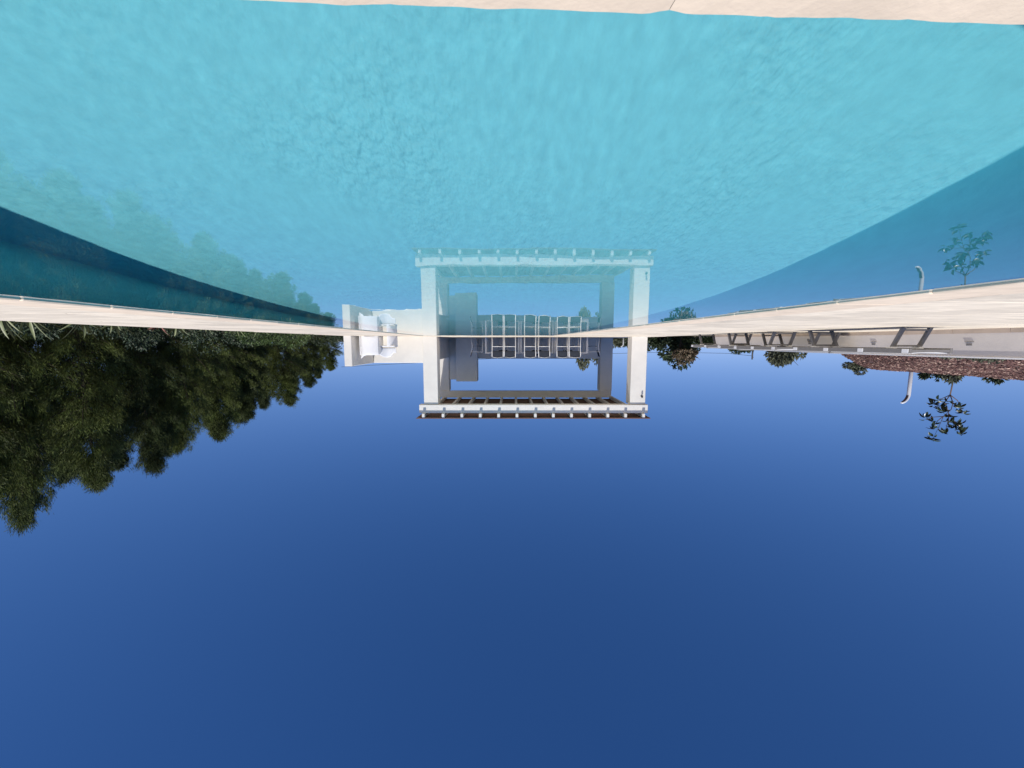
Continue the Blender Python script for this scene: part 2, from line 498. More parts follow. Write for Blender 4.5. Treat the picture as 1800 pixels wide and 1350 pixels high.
# coping: single stones round the pool
def build_coping():
    root = bpy.data.objects.new('pool_coping', None)
    C.objects.link(root)
    tag(root, 'rim of cream coping stones round the pool', None, None, 'structure')
    ov = 0.02
    stones = [slab_mesh('coping_stone', 0.4985, CW + ov - .004, 0.05, M_COPING, 0.007, 20 + s, 0.002) for s in range(5)]
    def put(cn, ct, rz, sx=1.0, me=None):
        o = link('coping_stone', me or stones[rnd.randrange(5)], root)
        o.location = pf(cn, ct, DECK + rnd.uniform(-.0008, .0008))
        o.rotation_euler = (rnd.uniform(-.002, .002), rnd.uniform(-.002, .002), rz - PA)
        o.scale = (sx, 1, 1)
    k = int(round(PLEN / 0.5))
    for i in range(k):
        t = (i + 0.5) * PLEN / k
        put(PL + ov - (CW + ov) / 2, t, PI / 2 if i % 2 else -PI / 2)
        put(PR - ov + (CW + ov) / 2, t, -PI / 2 if i % 2 else PI / 2)
    k = int(round((PR - PL + 2 * CW) / 0.5))
    st = (PR - PL + 2 * CW) / k
    for i in range(k):
        put(PL - CW + (i + .5) * st, PLEN - ov + (CW + ov) / 2, 0 if i % 2 else PI, st / 0.5)
    # near stones are seen from a hand's breadth: rough-hewn edges
    cuts = [PL - CW] + list(np.arange(-2.09, 2.5, 0.66)) + [PR + CW]
    for i in range(len(cuts) - 1):
        a, b = cuts[i], cuts[i + 1]
        nu, nv = max(24, int((b - a) / 0.006)), 14
        V, Fq = [], []
        for j in range(nv + 1):
            for u in range(nu + 1):
                x = a + 0.0002 + (b - a - 0.0004) * u / nu
                y = -CW + 0.003 + (CW + ov - 0.003) * (j / nv) ** 0.5
                z = DECK + 0.0008 * noise.noise(Vector((x * 18, y * 18, 0))) + 0.00025 * noise.noise(Vector((x * 80, y * 80, 2)))
                e = (j / nv)
                if j >= nv - 1:
                    y += 0.0028 * noise.noise(Vector((x * 7, 3, i))) + 0.0012 * noise.noise(Vector((x * 40, 1, i))) + 0.0022 * min(0, noise.noise(Vector((x * 90, 5, i))) + .25)
                    d = min(x - a, b - x)
                    y += 0.0042 + .011 * cl(x, -.4, .4)
                    y -= 0.0022 * math.exp(-(d / 0.007) ** 2)
                if j == nv: z -= 0.0015; y += 0.0006
                V.append(pf(x, y, z))
        base = len(V)
        for u in range(nu + 1):
            p = V[nv * (nu + 1) + u]
            q = pf(a + 0.0002 + (b - a - 0.0004) * u / nu, ov - 0.004, -0.03)
            V.append(q)
        top2 = len(V)
        for u in range(nu + 1): V.append(V[nv * (nu + 1) + u].copy())
        for j in range(nv):
            for u in range(nu):
                q = j * (nu + 1) + u
                Fq.append((q, q + 1, q + nu + 2, q + nu + 1))
        for u in range(nu):
            Fq.append((top2 + u, top2 + u + 1, base + u + 1, base + u))
        me = npmesh('coping_stone', np.array(V), np.array(Fq), M_COPING, True)
        link('coping_stone', me, root)
build_coping()

# ------------------------------------------------------------------ pergola
YF = 15.24                       # front face of the front columns
YB = 19.6                        # front face of the back columns
def build_pergola():
    t = thing('pergola', 'white pergola with thick square columns and a brown boarded roof at the pool end', 'pergola', (0, YF, DECK))
    def bx(name, a, b, m, bev=0.012, label=None):
        o = MB().box((a[0], a[1] - YF, a[2] - DECK), (b[0], b[1] - YF, b[2] - DECK), bev).build(name, m, t)
        if label: o['label'] = label
        return o
    zb0, zb1 = zpx(711.5, YF - .06), zpx(726.3, YF - .06)       # front beam
    x0, x1 = xpx(1138, YF, 720), xpx(737.5, YF, 720)
    cw = 0.56
    rx1 = xpx(743.2, YF, 620); lx0 = xpx(1137.5, YF, 620)
    lx1 = xpx(1110.3, YF, 620); rx0 = xpx(768.3, YF, 620)
    bx('column', (rx0, YF, DECK - .01), (rx1, YF + cw, zb0), M_WHITE)
    bx('column', (lx0, YF, DECK - .01), (lx1, YF + cw, zb0), M_WHITE)
    bl0, bl1 = xpx(1076.5, YB, 640), xpx(1055, YB, 640)
    br0, br1 = xpx(789.5, YB, 670), xpx(770.5, YB, 670)
    bx('column', (bl0, YB, DECK - .01), (bl1, YB + cw, zb0), M_WHITE)
    bx('column', (br0, YB, DECK - .01), (br1, YB + cw, zb0), M_WHITE)
    bx('front_beam', (x0, YF - .057, zb0 + .003), (x1, YF + .24, zb1), M_BEAM)
    bx('back_beam', (x0 + .35, YB - .057, zb0 + .003), (x1 + .15, YB + .24, zb1), M_BEAM)
    jw, jh = 0.105, 0.165
    for q in [517, 615, 708, 799, 890, 981, 1072, 1161, 1251, 1341, 1431, 1519, 1608]:
        cx = xpx(q / 2.8125 + 560, YF - .2, 730)
        bx('joist', (cx - jw / 2, YF - .2, zb1 + .002), (cx + jw / 2, YB + .75, zb1 + .002 + jh), M_BEAM, 0.008)
    # roof boards laid across the joists
    y = YF - 0.225
    k = 0
    bw = 0.145
    me = None
    while y < YB + 0.76:
        if me is None:
            o = MB().box((x0 - .07, 0, 0), (x1 + .09, bw - .006, .024), 0.003).build('roof_board', M_BOARD, t)
            me = o.data
        else:
            o = link('roof_board', me, t)
        o.location = (random.Random(k).uniform(-.012, .012), y - YF, zb1 + jh + .005 - DECK + random.Random(k + 50).uniform(0, .002))
        y += bw
        k += 1
    return t, rx0, rx1, lx0, lx1, br0, br1, bl0, bl1
PERG, RX0, RX1, LX0, LX1, BR0, BR1, BL0, BL1 = build_pergola()

# spotlight on the column
def spot():
    p = at_y(1127.7, 696.5, YF)
    t = thing('wall_spotlight', 'small steel spotlight high on the free-standing pergola column', 'spotlight', (p.x, YF, p.z))
    MB().tube([(0, 0.005, 0), (0, -.012, 0)], 0.045, 14).build('back_plate', M_STEEL, t)
    MB().tube([(0, -.012, 0), (0, -.07, 0)], 0.012, 8).build('arm', M_STEEL, t)
    MB().tube([(0, -.085, .05), (0, -.085, -.035)], [.030, .034], 12).build('lamp_head', M_DARK, t)
spot()

# walls of the pergola corner
zlow = zpx(637.5, YF + .2)
def wall(name, label, a, b, m=M_WHITE, bev=.012):
    c = Vector(((a[0] + b[0]) / 2, (a[1] + b[1]) / 2, min(a[2], b[2])))
    o = MB().box(Vector(a) - c, Vector(b) - c, bev).build(name, m)
    o.location = c
    return tag(o, label, 'wall')
wall('niche_wall', 'low white wall behind the two moulded chairs, joined to the pergola column', (RX1 + .002, YF + .06, DECK - .01), (5.49, YF + .31, zlow))
# return wall runs parallel to the pool
def return_wall():
    o = MB().box((-.13, -2.42, 0), (.13, 0, zlow - DECK + .012), .012).build('return_wall', M_WHITE)
    o.location = (5.64, YF + .32, DECK - .01)
    o.rotation_euler = (0, 0, -0.02)
    tag(o, 'low white return wall ending beside the moulded chairs, at the dark trees', 'wall')
return_wall()
wall('low_side_wall', 'low white side wall between front and back pergola columns, in shade', (RX0 + .22, YF + .564, DECK - .01), (RX0 + .46, YB - .002, zlow - .06))
zt = zpx(667.3, YB)
wall('back_wall', 'tall shaded wall panel in the back corner of the pergola', (xpx(802, YB, 640), YB + .06, DECK - .01), (BR0 - .002, YB + .30, zt))
wall('wall_block', 'broad grey plastered block standing under the pergola beside the dining set', (xpx(838.5, 18.9, 640), 18.9, DECK - .01), (xpx(801.5, 18.9, 640), YB + .05, zpx(670.5, 18.9)))
wall('low_back_wall', 'long low shaded wall behind the dining chairs', (BL1 + .002, YB + .10, DECK - .01), (xpx(838.5, 18.9, 640) + .2, YB + .35, zpx(630.5, YB + .1)))

# ------------------------------------------------------------------ white moulded chairs in the niche
def curved_panel(plan, zlo, zhi, m, name, parent, th=.03):
    """upright moulded panel: plan points (x, y), lower and upper edge heights per point"""
    k = len(plan)
    rows = 7
    V = [(plan[i][0], plan[i][1], zlo[i] + (zhi[i] - zlo[i]) * j / (rows - 1)) for j in range(rows) for i in range(k)]
    Fq = [(j * k + i, j * k + i + 1, (j + 1) * k + i + 1, (j + 1) * k + i) for j in range(rows - 1) for i in range(k - 1)]
    o = MB().add(V, Fq, True).build(name, m, parent)
    md = o.modifiers.new('thick', 'SOLIDIFY'); md.thickness = th; md.offset = 0
    md = o.modifiers.new('round', 'BEVEL'); md.width = .008; md.segments = 2
    return o
def moulded_chairs():
    # first: back towards the pool, one upper corner of the back rising to a point
    Y = 13.6
    t = thing('moulded_armchair', 'white moulded armchair next to the return wall, its curved back towards the pool', 'armchair', (xpx(651, Y), Y, DECK), 0, 'white moulded armchairs')
    xs = np.linspace(.325, -.325, 15)
    plan = [(x, -.22 + .10 * (x / .325) ** 2 + (.10 * max(0, x - .2) / .12)) for x in xs]
    hi = [.665 + .125 * cl((x - .04) / .28) ** 1.6 for x in xs]
    lo = [.0 if (x > .13 or x < -.19) else .018 for x in xs]
    curved_panel(plan, lo, hi, M_CLIP, 'back_shell', t)
    for s in (1, -1):
        ys = np.linspace(-.10, .30, 9)
        curved_panel([(s * (.325 - .02 * ((y + .1) / .4)), y) for y in ys], [0] * 9, [.66 - .12 * ((y + .1) / .4) for y in ys], M_CLIP, 'side_panel', t)
    MB().box((-.30, -.12, .36), (.30, .30, .42), .015).build('seat', M_CLIP, t)
    # second: turned, its rounded back over a dark gap, standing on two side panels
    Y = 13.85
    t = thing('moulded_armchair', 'white moulded armchair nearer the pergola column, its rounded back above a dark gap', 'armchair', (xpx(682, Y), Y, DECK), 0, 'white moulded armchairs')
    xs = np.linspace(.31, -.30, 17)
    plan = [(x, -.05 + .16 * math.sin((x + .3) / .61 * PI)) for x in xs]
    hi = [.60 + .135 * math.sin(cl((x + .16) / .47) * PI) ** .6 + (.03 if x > -.1 else 0) for x in xs]
    curved_panel(plan, [.425] * 17, hi, M_CLIP, 'backrest', t)
    MB().box((-.24, -.10, .385), (.24, .28, .40), .006).build('gap_shade', M_DARK, t)  # dark slab painting the shade between backrest and seat
    MB().box((-.27, -.13, .335), (.27, .32, .383), .015).build('seat', M_CLIP, t)
    curved_panel([(.285, y) for y in np.linspace(-.14, .30, 7)], [0] * 7, [.62] * 7, M_CLIP, 'side_panel', t, .05)
    curved_panel([(-.02 - .27 * u, -.14 + .30 * u * u) for u in np.linspace(0, 1, 9)], [0] * 9, [.384] * 9, M_CLIP, 'side_panel', t, .04)
moulded_chairs()

# ------------------------------------------------------------------ dining set
def dining_table(label, loc, w):
    t = thing('dining_table', label, 'table', loc, 0, 'white dining tables under the pergola')
    h, d = 0.735, 0.85
    MB().box((-w / 2, -d / 2, h - .02), (w / 2, d / 2, h), .004).build('table_top', M_TABLE, t)
    for s in (-1, 1):
        MB().box((-w / 2 + .004, s * d / 2 - (.02 if s > 0 else 0), h - .075), (w / 2 - .004, s * d / 2 + (.02 if s < 0 else 0), h - .021), .003).build('apron', M_ALU, t)
        for q in (-1, 1):
            cx, cy = q * (w / 2 - .045), s * (d / 2 - .055)
            MB().box((cx - .032, cy - .032, 0), (cx + .032, cy + .032, h - .022), .004).build('leg', M_ALU, t)
    return t
TY = 17.35
tx = [xpx(v, TY - .4, 610) for v in (852, 913.8, 973.5, 1034)]
for i, lab in enumerate(('white framed table end nearest the plastered block', 'middle one of the three white framed tables', 'white framed table end nearest the open side of the pergola')):
    w = tx[i] - tx[i + 1]
    dining_table(lab, ((tx[i] + tx[i + 1]) / 2, TY, DECK), w - .012)
def sling_chair(label, loc, rz):
    t = thing('dining_chair', label, 'chair', loc, rz, 'white framed dining chairs with navy slings')
    w, d = .47, .50
    r = .0165
    for s in (-1, 1):
        x = s * w / 2
        # rear post: leg and back support in one bent tube, back leans away from the seat (+y is the front)
        MB().tube([(x, -d / 2 - .03, 0), (x, -d / 2 + .03, .42), (x, -d / 2 - .0, .56), (x, -d / 2 - .09, .875)], r, 8).build('rear_leg', M_ALU, t)
        MB().tube([(x, d / 2, 0), (x, d / 2 - .03, .60), (x, d / 2 - .05, .645)], r, 8).build('front_leg', M_ALU, t)
        MB().bar((x, d / 2, .655), (x, -d / 2 - .03, .635), .045, .02).build('armrest', M_ALU, t)
    MB().tube([(-w / 2, -d / 2 + .03, .40), (w / 2, -d / 2 + .03, .40)], .013, 8).build('rear_rail', M_ALU, t)
    MB().tube([(-w / 2, d / 2 - .02, .42), (w / 2, d / 2 - .02, .42)], .015, 8).build('front_rail', M_ALU, t)
    b = MB()
    V, Fq = [], []
    for j in range(7):
        for i in range(5):
            u = i / 4
            V.append((-w / 2 + .012 + (w - .024) * u, -d / 2 + .03 + (d - .05) * j / 6, .402 + .02 * j / 6 - .02 * math.sin(PI * j / 6)))
    for j in range(6):
        for i in range(4): Fq.append((j * 5 + i, j * 5 + i + 1, j * 5 + i + 6, j * 5 + i + 5))
    o = b.add(V, Fq, True).build('seat', M_SLING, t)
    o.modifiers.new('thick', 'SOLIDIFY').thickness = .012
    V, Fq = [], []
    for j in range(6):
        z = .585 + (.845 - .585) * j / 5
        y = -d / 2 - .0 - .09 * (z - .56) / .315
        for i in range(7):
            u = i / 6
            V.append((-w / 2 + .012 + (w - .024) * u, y - .02 * math.sin(PI * u), z - (.022 * (1 - abs(2 * u - 1) ** 2) * -1 if j == 5 else 0) - .0))
    for j in range(5):
        for i in range(6): Fq.append((j * 7 + i, j * 7 + i + 1, j * 7 + i + 8, j * 7 + i + 7))
    back = o = MB().add(V, Fq, True).build('backrest', M_SLING, t)
    o.modifiers.new('thick', 'SOLIDIFY').thickness = .01
    pts = []
    for i in range(9):
        u = i / 8
        pts.append((-w / 2 + w * u, -d / 2 - .085 - .022 * math.sin(PI * u), .842 + .030 * math.sin(PI * u) ** 2))
    MB().tube(pts, .012, 8).build('top_rail', M_ALU, back)
    return t
CY = 16.62
cpx = [874.7, 896.6, 932.0, 956.5, 989.0, 1010.8]
ch_labels = ['white framed navy chair in the row before the tables, nearest the plastered block',
             'second chair of the front row from the plastered block, white frame, navy sling',
             'third chair of the front row from the plastered block, past the first table leg pair',
             'fourth chair of the front row from the plastered block, before the second leg pair',
             'fifth chair of the front row, just past the second pair of table legs',
             'last chair of the front row, nearest the open side of the pergola']
proto = None
for x, lab in zip(cpx, ch_labels):
    loc = (xpx(x, CY - .3, 610), CY, DECK)
    if proto is None: proto = sling_chair(lab, loc, 0)
    else: dup(proto, loc, rnd.uniform(-.03, .03), lab)
EXL, EXR = tx[0] + .34, tx[3] - .24
dup(proto, (EXL, TY, DECK), R(90), 'white framed navy chair at the table head, side on beside the plastered block')
dup(proto, (EXR, TY - .05, DECK), R(-90), 'white framed navy chair at the table head, side on by the open side')
for k, x in enumerate((884, 944, 1000)):
    dup(proto, (xpx(x, TY + .75, 610), TY + .76, DECK), PI + rnd.uniform(-.05, .05),
        ['far-side dining chair facing the pool, glimpsed behind the first two front chairs',
         'far-side dining chair facing the pool, glimpsed behind the middle table',
         'far-side dining chair facing the pool, glimpsed behind the last two front chairs'][k])

# ------------------------------------------------------------------ planter wall with step lights
WT0, WT1 = -3.0, 10.55
WH = 0.36
def planter_wall():
    root = thing('planter_wall', 'low cream planter wall with small recessed step lights behind the loungers', 'wall', pf(WALL_N, 0, 0), -PA)
    def strip(name, n0, n1, zlo, zhi, m, t0=WT0, t1=WT1, k=16):
        V, Fq = [], []
        ts = np.linspace(t0, t1, k + 1)
        for t in ts:
            z = deckz(WALL_N + .01, t)
            V += [(n0, t, z + zlo), (n1, t, z + zlo), (n1, t, z + zhi), (n0, t, z + zhi)]
        for i in range(k):
            for q in range(4):
                q2 = (q + 1) % 4
                Fq.append((i * 4 + q, i * 4 + q2, i * 4 + 4 + q2, i * 4 + 4 + q))
        Fq.append((3, 2, 1, 0)); Fq.append(tuple(k * 4 + q for q in range(4)))
        o = MB().add(V, Fq).build(name, m, root)
        return o
    strip('wall_body', -.24, 0.0, -.03, WH, M_WALLP)
    strip('sunlit_edge_strip', -.255, .014, WH + .002, WH + .024, M_LITEDGE)  # added white strip: the sunlit rim of the wall put into colour
    tt = WT0
    while tt < WT1 - .05:
        strip('skirting_tile', .001, .013, -.005, .058 + rnd.uniform(-.002, .002), M_SKIRT, tt + .002, min(tt + .6, WT1) - .002, 1)
        tt += .6
    # step lights
    for x in (1283, 1423.5, 1535.6, 1703.6):
        r = (900 - x) / F
        # line of sight hits the wall face: X = WALL_N cos + t sin, Y = P0 - WALL_N sin + t cos
        ca, sa = math.cos(PA), math.sin(PA)
        dY = CP - (607 - 675) / F * SP
        rr = r / dY
        t = (WALL_N * ca - rr * (P0 - WALL_N * sa)) / (rr * ca - sa)
        z = deckz(WALL_N + .01, t) + .195
        sl_ = MB().box((.0005, t - .032, z - .004), (.004, t + .032, z + .024), .001).build('step_light', M_GREYAL, root)
        MB().box((.0005, t - .05, z - .030), (.010, t + .05, z - .022), .001).build('light_ledge', M_GREYAL, sl_)
planter_wall()

# ------------------------------------------------------------------ sun loungers
def lounger(label, loc, rz):
    t = thing('sun_lounger', label, 'sun lounger', loc, rz, 'grey sun loungers along the planter wall')
    hl, hw, z = .86, .28, .295
    for s in (-1, 1):
        rail = MB().bar((s * hw, -hl, z), (s * hw, hl, z), .035, .062, .005).build('side_rail', M_GREYAL, t)
        for y in (-.81, -.26, .26, .81):
            MB().box((s * (hw + .018), y - .038, z - .024), (s * (hw + .026), y + .038, z + .022), .003).build('rail_clip', M_CLIP, rail)
    for y in (-hl + .02, hl - .02, .1):
        MB().bar((-hw + .018, y, z), (hw - .018, y, z), .03, .035, .003).build('cross_rail', M_GREYAL, t)
    for q in (-1, 1):
        yt, yf = q * .56, q * .68
        for s in (-1, 1):
            leg = MB().bar((s * .19, yf, 0), (s * .19, yt, z - .02), .05, .034, .004).build('leg', M_GREYAL, t)
            MB().box((s * .19 - .032, yt - .045, z - .048), (s * .19 + .032, yt + .045, z - .02), .004).build('leg_bracket', M_CLIP, leg)
        MB().bar((-.165, yf - q * .012, .035), (.165, yf - q * .012, .035), .022, .022, .003).build('lower_stretcher', M_GREYAL, t)
        MB().bar((-.165, yt + q * .022, .235), (.165, yt + q * .022, .235), .022, .022, .003).build('upper_stretcher', M_GREYAL, t)
    V, Fq = [], []
    for j in range(17):
        for i in range(5):
            u = i / 4
            y = -hl + .03 + (2 * hl - .06) * j / 16
            V.append((-hw + .02 + (2 * hw - .04) * u, y, z + .036 - .014 * math.sin(PI * u)))
    for j in range(16):
        for i in range(4): Fq.append((j * 5 + i, j * 5 + i + 1, j * 5 + i + 6, j * 5 + i + 5))
    o = MB().add(V, Fq, True).build('sling', M_LSLING, t)
    o.modifiers.new('thick', 'SOLIDIFY').thickness = .014
    MB().tube([(-hw, hl - .64, z + .045), (hw, hl - .64, z + .045)], .013, 8).build('backrest_hinge', M_GREYAL, t)
    return t
LG = [(-5.02, 5.55, -.10, 'grey sun lounger with pale sling, nearest the camera and set forward of the wall'),
      (-5.58, 7.57, -.10, 'grey sun lounger close against the planter wall, second from the camera'),
      (-4.88, 7.66, -.05, 'grey sun lounger set forward of the wall, third from the camera'),
      (-5.20, 9.52, -.13, 'grey sun lounger farthest along the row, by the end of the planter wall')]
lp = None
def nt_of(X, Y):
    dx, dy = X, Y - P0
    return dx * math.cos(PA) - dy * math.sin(PA), dx * math.sin(PA) + dy * math.cos(PA)
for X, Y, rz_, lab in LG:
    n, t_ = nt_of(X, Y)
    z = deckz(n, t_) - .001
    if lp is None: lp = lounger(lab, (X, Y, z), rz_)
    else: dup(lp, (X, Y, z), rz_, lab)

# ------------------------------------------------------------------ mulch bed behind the planter wall
RIDGE = -15.0
def mulch_z(n, t):
    """height of the bark mulch bank: rises from the planter wall to a level ridge, ends on the far side"""
    q = (WALL_N - .25 - n) / (WALL_N - .25 - RIDGE)
    z = .31 + .98 * cl(q) - .10 * max(0, q - 1) * 4
    te = -n * 1.13 - 2.6
    z -= (z + .25) * cl((t - te) / (.5 - n * .16)) ** 1.4
    return z + .035 * noise.noise(Vector((n * 1.2, t * 1.2, 4)))
def build_mulch():
    ns = np.linspace(WALL_N - .242, -22, 60); ts = np.linspace(-3, 20, 80)
    V = [pf(n, t, mulch_z(n, t)) for t in ts for n in ns]
    k = len(ns)
    Fq = [(j * k + i + 1, j * k + i, (j + 1) * k + i, (j + 1) * k + i + 1) for j in range(len(ts) - 1) for i in range(k - 1)]
    o = MB().add(V, Fq, True).build('mulch_bank', M_SOIL)
    tag(o, 'bank of reddish brown bark mulch behind the planter wall', None, None, 'structure')
    for name, m, cnt, lab, sz in (('bark_chips', M_CHIP, 13000, 'loose reddish bark chips covering the planted bank', 1.0),
                                  ('pale_wood_chips', M_CHIPL, 1700, 'scattered pale wood chips on the planted bank', 1.1)):
        r = random.Random(cnt)
        b = MB()
        for _ in range(cnt):
            n = WALL_N - .26 - 9.2 * r.random()
            t = r.uniform(.30, 1.1) * (-n) - .3
            p = pf(n, t, mulch_z(n, t) + .008)
            sd = sz * (.6 - n * .042)
            l, w, h = r.uniform(.025, .075) * sd, r.uniform(.015, .035) * sd, r.uniform(.006, .014) * sd
            Mx = Matrix.Translation(p) @ Matrix.Rotation(r.uniform(0, 6.28), 4, 'Z') @ Matrix.Rotation(r.uniform(-.7, .7), 4, 'X') @ Matrix.Rotation(r.uniform(-.6, .6), 4, 'Y')
            b.box((-l / 2, -w / 2, -h / 2), (l / 2, w / 2, h / 2), 0, Mx)
        tag(b.build(name, m), lab, 'mulch', None, 'stuff')
build_mulch()

# ------------------------------------------------------------------ curved white garden lamps
def garden_lamp(label, loc, rz, hs, r, cr):
    """straight post of height hs and radius r whose top bends over with radius cr"""
    t = thing('garden_lamp', label, 'garden lamp', loc, rz, 'curved white garden lamps')
    angs = (.2, .4, .6, .8, 1.0, 1.2, 1.4)
    pts = [(0, 0, 0), (0, 0, hs)] + [(cr - cr * math.cos(a), 0, hs + cr * math.sin(a)) for a in angs]
    rad = [r, r] + [r * (1 - .13 * a * a * a) for a in angs[:-1]] + [r * .5]
    post = MB().tube(pts, rad, 14).build('post', M_LAMPW, t)
    V, Fq = [], []
    for i, a in enumerate(angs):
        q = rad[i + 2]
        x, z = cr - cr * math.cos(a), hs + cr * math.sin(a)
        nx, nz = math.cos(a), -math.sin(a)
        for u in (-.8, -.4, 0, .4, .8):
            V.append((x + nx * (q * math.cos(u) + .003), (q + .002) * math.sin(u), z + nz * (q * math.cos(u) + .003)))
    for i in range(len(angs) - 1):
        for j in range(4): Fq.append((i * 5 + j, i * 5 + j + 1, i * 5 + j + 6, i * 5 + j + 5))
    MB().add(V, Fq, True).build('light_opening', M_LAMPB, post)
    return t
p = at_y(1597.5, 692, 16.4)
garden_lamp('curved white lamp post rising behind the mulch bank', (p.x, 16.4, -.3), R(-8), p.z + .3, .068, .40)
p = at_y(1095.5, 604, 21.2)
garden_lamp('curved white lamp post beyond the terrace, seen between the pergola columns', (p.x, 21.2, -.35), R(-5), p.z + .35, .034, .17)

# ------------------------------------------------------------------ plants
def sword_leaf_mesh(name, m, L=.5, W=.035, bend=.35):
    V, Fq = [], []
    K = 5
    for i in range(K + 1):
        s = i / K
        w = W * (.75 + .5 * s if s < .4 else .95 * (1 - ((s - .4) / .6) ** 1.6) + .02)
        y = L * s * (1 - .15 * s * s); z = -bend * L * s * s * .5
        V += [(-w / 2, y, z + w * .22), (0, y, z), (w / 2, y, z + w * .22)]
    for i in range(K):
        for j in range(2): Fq.append((i * 3 + j, i * 3 + j + 1, i * 3 + j + 4, i * 3 + j + 3))
    return npmesh(name, np.array(V), np.array(Fq), m, True)
SW = [sword_leaf_mesh('leaf', M_YUC, .52, .042, .3), sword_leaf_mesh('leaf', M_YUC, .46, .046, .6), sword_leaf_mesh('leaf', M_YUC, .6, .038, .2)]
SWR = [sword_leaf_mesh('leaf', M_YUCR, .52, .040, .5), sword_leaf_mesh('leaf', M_YUCR, .46, .044, .7)]
def rosette(label, loc, scale, red=False, n=20, seed=0, up=1.0):
    r = random.Random(seed)
    t = thing('sword_leaf_plant', label, 'plant', loc, r.uniform(0, 6), 'sword-leaved plants along the terrace edge', scale)
    MB().tube([(0, 0, -.1), (0, 0, .06)], [.05, .035], 8).build('stem', M_TWIG, t)
    for i in range(n):
        o = link('leaf', (SWR if red else SW)[r.randrange(2 if red else 3)], t)
        o.location = (0, 0, .02 + .05 * i / n)
        o.rotation_euler = (R(10 + 68 * (i / n) ** .8 * up + r.uniform(-8, 8)), r.uniform(-.2, .2), i * 2.4 + r.uniform(-.3, .3))
        s = r.uniform(.75, 1.1)
        o.scale = (s, s, s)
    return t
ords = ['first', 'second', 'third', 'fourth', 'fifth', 'sixth', 'seventh', 'eighth', 'ninth', 'tenth', 'eleventh', 'twelfth', 'thirteenth']
ros = [(14, 1.0), (62, .95), (160, 1.0), (212, .95), (288, .85), (322, 1.0), (372, .8), (424, .9), (462, .85), (503, .85), (522, .7), (551, .75), (575, .6)]
for i, (x, s) in enumerate(ros):
    n = 5.56 + rnd.uniform(0, .16)
    ca, sa = math.cos(PA), math.sin(PA)
    rr = (900 - x) / F / CP
    t = (n * ca - rr * (P0 - n * sa)) / (rr * ca - sa)
    p = pf(n, t)
    lab = 'reddish sword-leaved plant, the only red one along the shaded terrace edge' if i == 4 else \
        'grey-green sword-leaved plant at the shaded terrace edge, %s from the frame edge' % ords[i]
    rosette(lab, (p.x, p.y, -.19), s * .82, i == 4, 20, i)

# generic bush: lumpy crown of small leaves round a few stems
def bush_meshes(seed, rx, ry, rz, count, leaf, m, lumps=9, upright=0.3):
    rng = np.random.default_rng(seed)
    cs = rng.normal(size=(lumps, 3)); cs /= np.linalg.norm(cs, axis=1, keepdims=True)
    cs *= rng.uniform(.25, .82, (lumps, 1)); cs[:, 2] = np.abs(cs[:, 2]) * .9
    rad = rng.uniform(.18, .46, lumps)
    k = rng.integers(0, lumps, count)
    d = rng.normal(size=(count, 3)); d /= np.linalg.norm(d, axis=1, keepdims=True)
    P = cs[k] + d * (rad[k] * rng.uniform(.55, 1.05, count) ** .6)[:, None]
    P[:, 2] = np.maximum(P[:, 2], .02)
    D = d + rng.normal(size=(count, 3)) * .6 + np.array([0, 0, upright])
    P = P * np.array([rx, ry, rz])
    return blades(P, D, rng.uniform(.6, 1.3, count) * leaf, rng.uniform(.35, .6, count) * leaf, rng, m, 'foliage')
def bush(label, loc, rx, rz, count, leaf, m, seed, name='shrub', cat='shrub', group=None, ry=None, upright=.3):
    t = thing(name, label, cat, loc, 0, group)
    r = random.Random(seed)
    b = MB()
    for i in range(5):
        a = r.uniform(0, 6.28); q = r.uniform(.2, .55)
        b.tube([(0, 0, -.15), (math.cos(a) * rx * q * .4, math.sin(a) * rx * q * .4, rz * .35), (math.cos(a) * rx * q * .8, math.sin(a) * rx * q * .8, rz * .55)], [.022, .014, .006], 5)
    b.build('stems', M_BARK, t)
    link('foliage', bush_meshes(seed, rx, ry or rx, rz, count, leaf, m, upright=upright), t)
    return t

